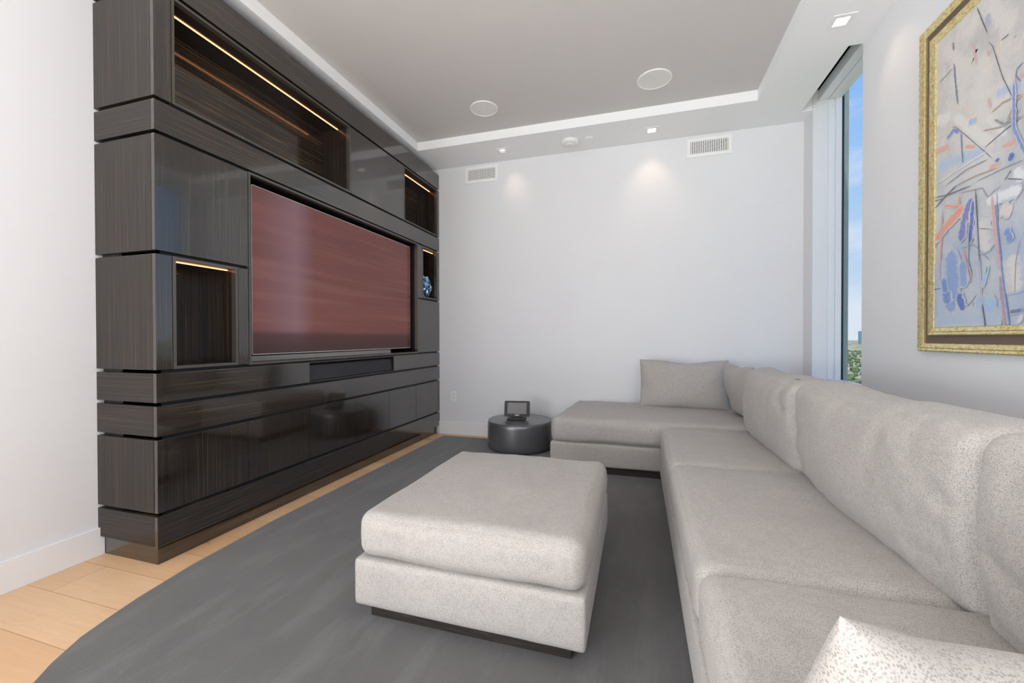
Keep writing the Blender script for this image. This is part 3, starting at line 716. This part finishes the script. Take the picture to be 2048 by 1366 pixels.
# ------------------------------------------------------------------ painting
STROKES = [('wash_cream',0.1,[(2.542,2.503),(2.352,2.288),(2.22,2.251)]),('wash_cream',0.12,[(2.264,2.483),(2.125,2.304)]),('lav',0.03,[(2.264,2.454),(2.249,2.393)]),('wash_blue',0.09,[(2.573,1.927),(2.388,1.91),(2.251,1.876)]),('wash_blue',0.06,[(2.219,2.095),(2.083,2.065)]),('cream',0.05,[(2.448,2.129),(2.288,1.955),(2.217,1.883)]),('cream',0.035,[(2.26,2.033),(2.158,1.9)]),('cream',0.06,[(2.575,2.161),(2.466,2.132)]),('white',0.05,[(2.119,1.752),(2.079,1.695)]),('tan',0.012,[(2.239,2.028),(2.178,2.04),(2.083,2.024)]),('tan',0.01,[(2.288,1.978),(2.191,1.948),(2.082,1.942)]),('tan',0.014,[(2.165,1.941),(2.122,2.009),(2.083,2.019)]),('peach',0.035,[(2.574,2.007),(2.478,1.998)]),('peach',0.02,[(2.38,1.952),(2.317,1.925)]),('peach',0.028,[(2.177,1.866),(2.132,1.857),(2.102,1.87)]),('peach',0.028,[(2.243,1.8),(2.183,1.809)]),('blue',0.02,[(2.496,2.038),(2.448,2.06),(2.413,2.031)]),('slate',0.012,[(2.401,2.032),(2.396,1.956),(2.387,1.873)]),('cobalt',0.03,[(2.15,1.796),(2.12,1.815)]),('cobalt',0.018,[(2.213,1.821),(2.189,1.817)]),('skyb',0.03,[(2.357,2.047),(2.311,2.041)]),('pink',0.012,[(2.341,2.393),(2.321,2.315),(2.313,2.275)]),('pink',0.016,[(2.255,2.301),(2.245,2.272)]),('pink',0.03,[(2.093,2.112),(2.083,2.091)]),('pink',0.012,[(2.246,2.099),(2.239,2.05)]),('ink',0.004,[(2.312,2.521),(2.285,2.447),(2.256,2.375)]),('ink',0.003,[(2.249,2.331),(2.228,2.3),(2.18,2.149),(2.137,2.05),(2.109,1.982)]),('slate',0.005,[(2.455,2.47),(2.452,2.43)]),('slate',0.006,[(2.448,2.366),(2.437,2.266),(2.422,2.165)]),('ink',0.003,[(2.265,1.899),(2.164,1.925),(2.082,1.937)]),('ink',0.002,[(2.389,2.02),(2.317,1.939),(2.223,1.836)]),('ink',0.002,[(2.541,2.336),(2.459,2.348)]),('ink',0.003,[(2.187,2.295),(2.149,2.295)]),('ink',0.002,[(2.127,2.264),(2.112,2.267)]),('slate',0.004,[(2.084,2.143),(2.111,2.134),(2.114,2.109),(2.093,2.076)]),('white',0.005,[(2.564,1.851),(2.387,1.867),(2.244,1.879)]),('grey',0.004,[(2.489,1.821),(2.363,1.846),(2.251,1.842)]),('ink',0.003,[(2.15,1.726),(2.079,1.698)]),('grey',0.003,[(2.308,1.772),(2.15,1.774),(2.08,1.772)]),('tan',0.004,[(2.419,1.796),(2.316,1.798),(2.202,1.789)]),('ink',0.003,[(2.162,1.725),(2.131,1.754)]),('grey',0.012,[(2.218,1.995),(2.165,1.947),(2.092,1.973)]),('ink',0.002,[(2.461,2.079),(2.439,2.071),(2.348,1.977)]),('wash_blue',0.14,[(2.532,1.469),(2.502,1.335),(2.529,1.168)]),('wash_blue',0.12,[(2.565,1.175),(2.356,1.168),(2.17,1.177)]),('wash_cream',0.1,[(2.128,1.43),(2.102,1.268)]),('wash_cream',0.08,[(2.284,1.604),(2.247,1.453)]),('steel',0.09,[(2.459,1.513),(2.441,1.365),(2.456,1.203)]),('steel',0.05,[(2.383,1.443),(2.373,1.32)]),('skyb',0.07,[(2.31,1.254),(2.196,1.223)]),('pinkc',0.05,[(2.181,1.614),(2.124,1.592)]),('pinkc',0.05,[(2.095,1.174),(2.074,1.163)]),('white',0.05,[(2.256,1.67),(2.175,1.666),(2.079,1.666)]),('orange',0.03,[(2.573,1.536),(2.569,1.589)]),('peachd',0.045,[(2.569,1.569),(2.505,1.613),(2.443,1.648),(2.365,1.692)]),('peachd',0.012,[(2.507,1.729),(2.41,1.691),(2.406,1.742)]),('viob',0.045,[(2.4,1.526),(2.361,1.655),(2.323,1.715)]),('cobalt',0.025,[(2.34,1.506),(2.329,1.616),(2.321,1.702)]),('pink',0.006,[(2.368,1.603),(2.357,1.624)]),('blue',0.06,[(2.484,1.32),(2.474,1.255)]),('cobalt',0.045,[(2.406,1.299),(2.372,1.217)]),('blue',0.04,[(2.503,1.38),(2.484,1.307)]),('salmon',0.012,[(2.516,1.713),(2.523,1.539),(2.531,1.43),(2.526,1.344)]),('lav',0.012,[(2.315,1.736),(2.298,1.55),(2.282,1.373),(2.257,1.124)]),('salmon',0.016,[(2.221,1.693),(2.206,1.539),(2.178,1.358)]),('mauve',0.022,[(2.178,1.358),(2.164,1.247),(2.144,1.123)]),('salmon',0.006,[(2.375,1.496),(2.358,1.42),(2.33,1.339)]),('blue',0.006,[(2.194,1.684),(2.193,1.552),(2.158,1.301),(2.125,1.122)]),('blue',0.035,[(2.148,1.53),(2.128,1.472)]),('skyb',0.02,[(2.236,1.397),(2.267,1.308)]),('slate',0.02,[(2.132,1.197),(2.074,1.201)]),('ink',0.004,[(2.571,1.786),(2.471,1.769),(2.338,1.764)]),('ink',0.005,[(2.563,1.733),(2.498,1.765),(2.419,1.796)]),('ink',0.003,[(2.571,1.769),(2.507,1.762)]),('grey',0.003,[(2.402,1.753),(2.271,1.732),(2.242,1.683),(2.175,1.71)]),('ink',0.003,[(2.34,1.59),(2.343,1.436),(2.323,1.379),(2.326,1.35)]),('ink',0.004,[(2.308,1.739),(2.291,1.548),(2.282,1.425)]),('ink',0.005,[(2.266,1.239),(2.251,1.17),(2.245,1.123)]),('ink',0.002,[(2.349,1.233),(2.296,1.281)]),('grey',0.002,[(2.084,1.472),(2.103,1.393),(2.107,1.269)]),('grey',0.002,[(2.4,1.501),(2.313,1.501),(2.225,1.415)]),('ink',0.002,[(2.239,1.395),(2.246,1.368)]),('ink',0.002,[(2.284,1.564),(2.22,1.545)])]
PAL = dict(wash_cream='d8d2cc', wash_blue='aebfd8', lav='a9abc6', cream='dedcd6', white='e2e4e6', tan='a5907a', peach='dba489', blue='5f83c6', slate='5b6b90', cobalt='3457b8', skyb='9dbbe0',
    pink='d4a5a2', ink='33364a', grey='83868f', steel='7d9bd0', pinkc='dcccca', orange='f0863c', peachd='ec8f6a', viob='6a70b8', salmon='d79890', mauve='a98796')
def painting():
    y0, y1, z0, z1 = 1.12, 2.685, 1.028, 2.655
    t = thing('framed_painting', 'large abstract blue, grey and peach painting in a double gold frame on the right wall', 'painting', (XR, (y0+y1)/2, z0))
    x = XR
    def ring(a, b, d, prof_x0, prof_x1, mat, name, bev=.004):
        return obj(name, frame_bev(prof_x0, prof_x1, y0+a, y1-a, z0+a, z1-a, b-a, bev), mat, t)
    def frame_bev(xa, xb, ya, yb, za, zb, w, bev):
        # four mitred rails with a stepped profile
        prof = [(0, xb), (0, xa+.004), (w*.12, xa), (w*.40, xa+.004), (w*.5, xa+.001), (w*.9, xa+.006), (w, xa+.009), (w, xb)]
        bm = bmesh.new(); rings = []
        for o, xx in prof:
            rings.append([bm.verts.new((xx, yy, zz)) for yy, zz in ((ya+o, za+o), (yb-o, za+o), (yb-o, zb-o), (ya+o, zb-o))])
        for p, q in zip(rings, rings[1:]):
            for i in range(4): bm.faces.new((p[i], p[(i+1) % 4], q[(i+1) % 4], q[i]))
        bmesh.ops.recalc_face_normals(bm, faces=bm.faces); return bm
    ring(0, .040, 0, x-.034, x-.0, M['gold'], 'outer_gold_frame')
    obj('brown_liner', frame_yz(x-.018, x-.002, y0+.038, y1-.038, z0+.038, z1-.038, .044), M['liner'], t)
    ring(.080, .118, 0, x-.034, x-.002, M['gold'], 'inner_gold_frame')
    obj('canvas', bx((x-.022, x-.004, y0+.115, y1-.115, z0+.115, z1-.115)), M['canvas'], t)
    bm = bmesh.new(); lay = bm.loops.layers.float_color.new('paint')
    ca, cb, cc, cd = y0+.119, y1-.119, z0+.119, z1-.119
    rnd = random.Random(3); strokes = list(STROKES)
    keys = ['wash_cream', 'wash_blue', 'cream', 'blue', 'peach', 'ink', 'grey', 'tan', 'skyb', 'white', 'salmon']
    for i in range(60):        # the part of the picture beyond the photo's edge
        k = rnd.choice(keys); yy, zz = rnd.uniform(ca, 2.05), rnd.uniform(cc, cd); a = rnd.gauss(1.4, .5); ln = rnd.uniform(.1, .5)
        w = rnd.uniform(.003, .006) if k in ('ink', 'grey', 'tan') else rnd.uniform(.01, .05)
        strokes.append((k, w, [(yy, zz), (yy+math.cos(a)*ln*.5, zz+math.sin(a)*ln*.5), (yy+math.cos(a+.2)*ln, zz+math.sin(a+.2)*ln)]))
    for si, (k, w, pts) in enumerate(strokes):
        P = []
        for (a, b), (c, d) in zip(pts, pts[1:]):
            n = max(2, int(math.hypot(c-a, d-b)/.006))
            P += [(a+(c-a)*i/n, b+(d-b)*i/n) for i in range(n)]
        P.append(pts[-1]); n = len(P); xx = x-.0222-.00008*si; colr = lin(PAL[k]); prev = None
        for i, (a, b) in enumerate(P):
            a0, b0 = P[max(0, i-2)]; a1, b1 = P[min(n-1, i+2)]
            dl = math.hypot(a1-a0, b1-b0) or 1; nx, nz = -(b1-b0)/dl, (a1-a0)/dl
            tt = i/(n-1); ww = w/2*(min(1, 5*min(tt, 1-tt)+.35)); j = .8
            e1 = ww*(1+j*.5*noise.noise(Vector((a*60, b*60, si)))); e2 = ww*(1+j*.5*noise.noise(Vector((a*60, b*60, si+50))))
            cl = lambda yv, zv: (xx, min(cb, max(ca, yv)), min(cd, max(cc, zv)))
            rim = 1.0 if w < .008 else (.0 if i else .0); mid = 1.0 if w < .008 else min(1, 8*min(tt, 1-tt)+.1)*(.62 if k.startswith('wash') else .95)
            q = (bm.verts.new(cl(a+nx*e1*1.25, b+nz*e1*1.25)), bm.verts.new((xx,)+cl(a, b)[1:]), bm.verts.new(cl(a-nx*e2*1.25, b-nz*e2*1.25)))
            al = (rim, mid, rim)
            if prev:
                for s in (0, 1):
                    try: f = bm.faces.new((prev[s], prev[s+1], q[s+1], q[s]))
                    except ValueError: continue
                    for lp, aa in zip(f.loops, (pal[s], pal[s+1], al[s+1], al[s])): lp[lay] = colr[:3]+(aa,)
            pal = al
            prev = q
    for f in bm.faces:
        f.normal_update()
        if f.normal.x > 0: f.normal_flip()
    obj('paint_strokes', bm, M['paintcol'], t)
painting()

# ------------------------------------------------------------------ outside
def outside():
    bm = bmesh.new(); n = 60
    ground = bx((-500, 9000, -2500, 9500, -62, -60)); struct('terrain', ground, M['terrain'])
    w = bx((1.668, 1.741, 4.30, 4.60, -60, 6)); o = obj('building_column', w, M['concrete']); tag(o, 'pale green grey concrete column of the building outside the window', 'column')
    rnd = random.Random(11)
    # towers on the skyline, along the narrow view past the window edge
    k = 0
    base = None
    for i in range(8):
        d = rnd.uniform(4200, 5200); ang = .402+.0034*i+rnd.uniform(-.001, .001)
        x, y = d*math.tan(ang)/1.0, d; h = rnd.uniform(82, 118); ww = rnd.uniform(14, 26)
        t = thing('high_rise_building', 'pale high rise on the far skyline seen through the window', 'building', (x, y, -60), 'high rises on the far skyline')
        obj('tower_walls', bx((x-ww/2, x+ww/2, y-12, y+12, -60, -60+h)), M['tower'] if i % 3 else M['tower_b'], t)
        obj('roof', bx((x-ww/2-1, x+ww/2+1, y-13, y+13, -60+h, -60+h+3)), M['roofw'], t)
    houses = []
    for i in range(14):
        d = rnd.uniform(330, 1100); ang = rnd.uniform(.398, .43) if i % 3 else rnd.uniform(.37, .46)
        x, y = d*math.tan(ang), d; ww, dd = rnd.uniform(7, 12), rnd.uniform(8, 14)
        if any(math.hypot(x-p, y-q) < 30 for p, q in houses): continue
        houses.append((x, y))
        t = thing('low_house', 'low white roofed house among trees far below the window', 'house', (x, y, -60), 'low houses far below')
        obj('house_walls', bx((x-ww/2, x+ww/2, y-dd/2, y+dd/2, -60, -56)), M['tower'], t)
        obj('roof', bx((x-ww/2-.5, x+ww/2+.5, y-dd/2-.5, y+dd/2+.5, -56, -55.2)), M['roofw'], t)
    bm = bmesh.new()
    for i in range(420):
        d = rnd.uniform(300, 2200); ang = rnd.uniform(.36, .46); x, y = d*math.tan(ang), d; r = rnd.uniform(2.5, 5)
        if any(math.hypot(x-p, y-q) < 18 for p, q in houses): continue
        m = Matrix.Translation((x, y, -60+r*.7)) @ Matrix.Diagonal((r, r, r*.9, 1))
        bmesh.ops.create_icosphere(bm, subdivisions=1, radius=1, matrix=m)
    o = obj('tree_canopy', bm, M['leaf']); o['kind'] = 'stuff'; tag(o, 'green treetops of the suburb far below the window', 'trees')
outside()
for o in D.objects:
    if o.parent:
        for k in ('category',):
            if k in o: del o[k]
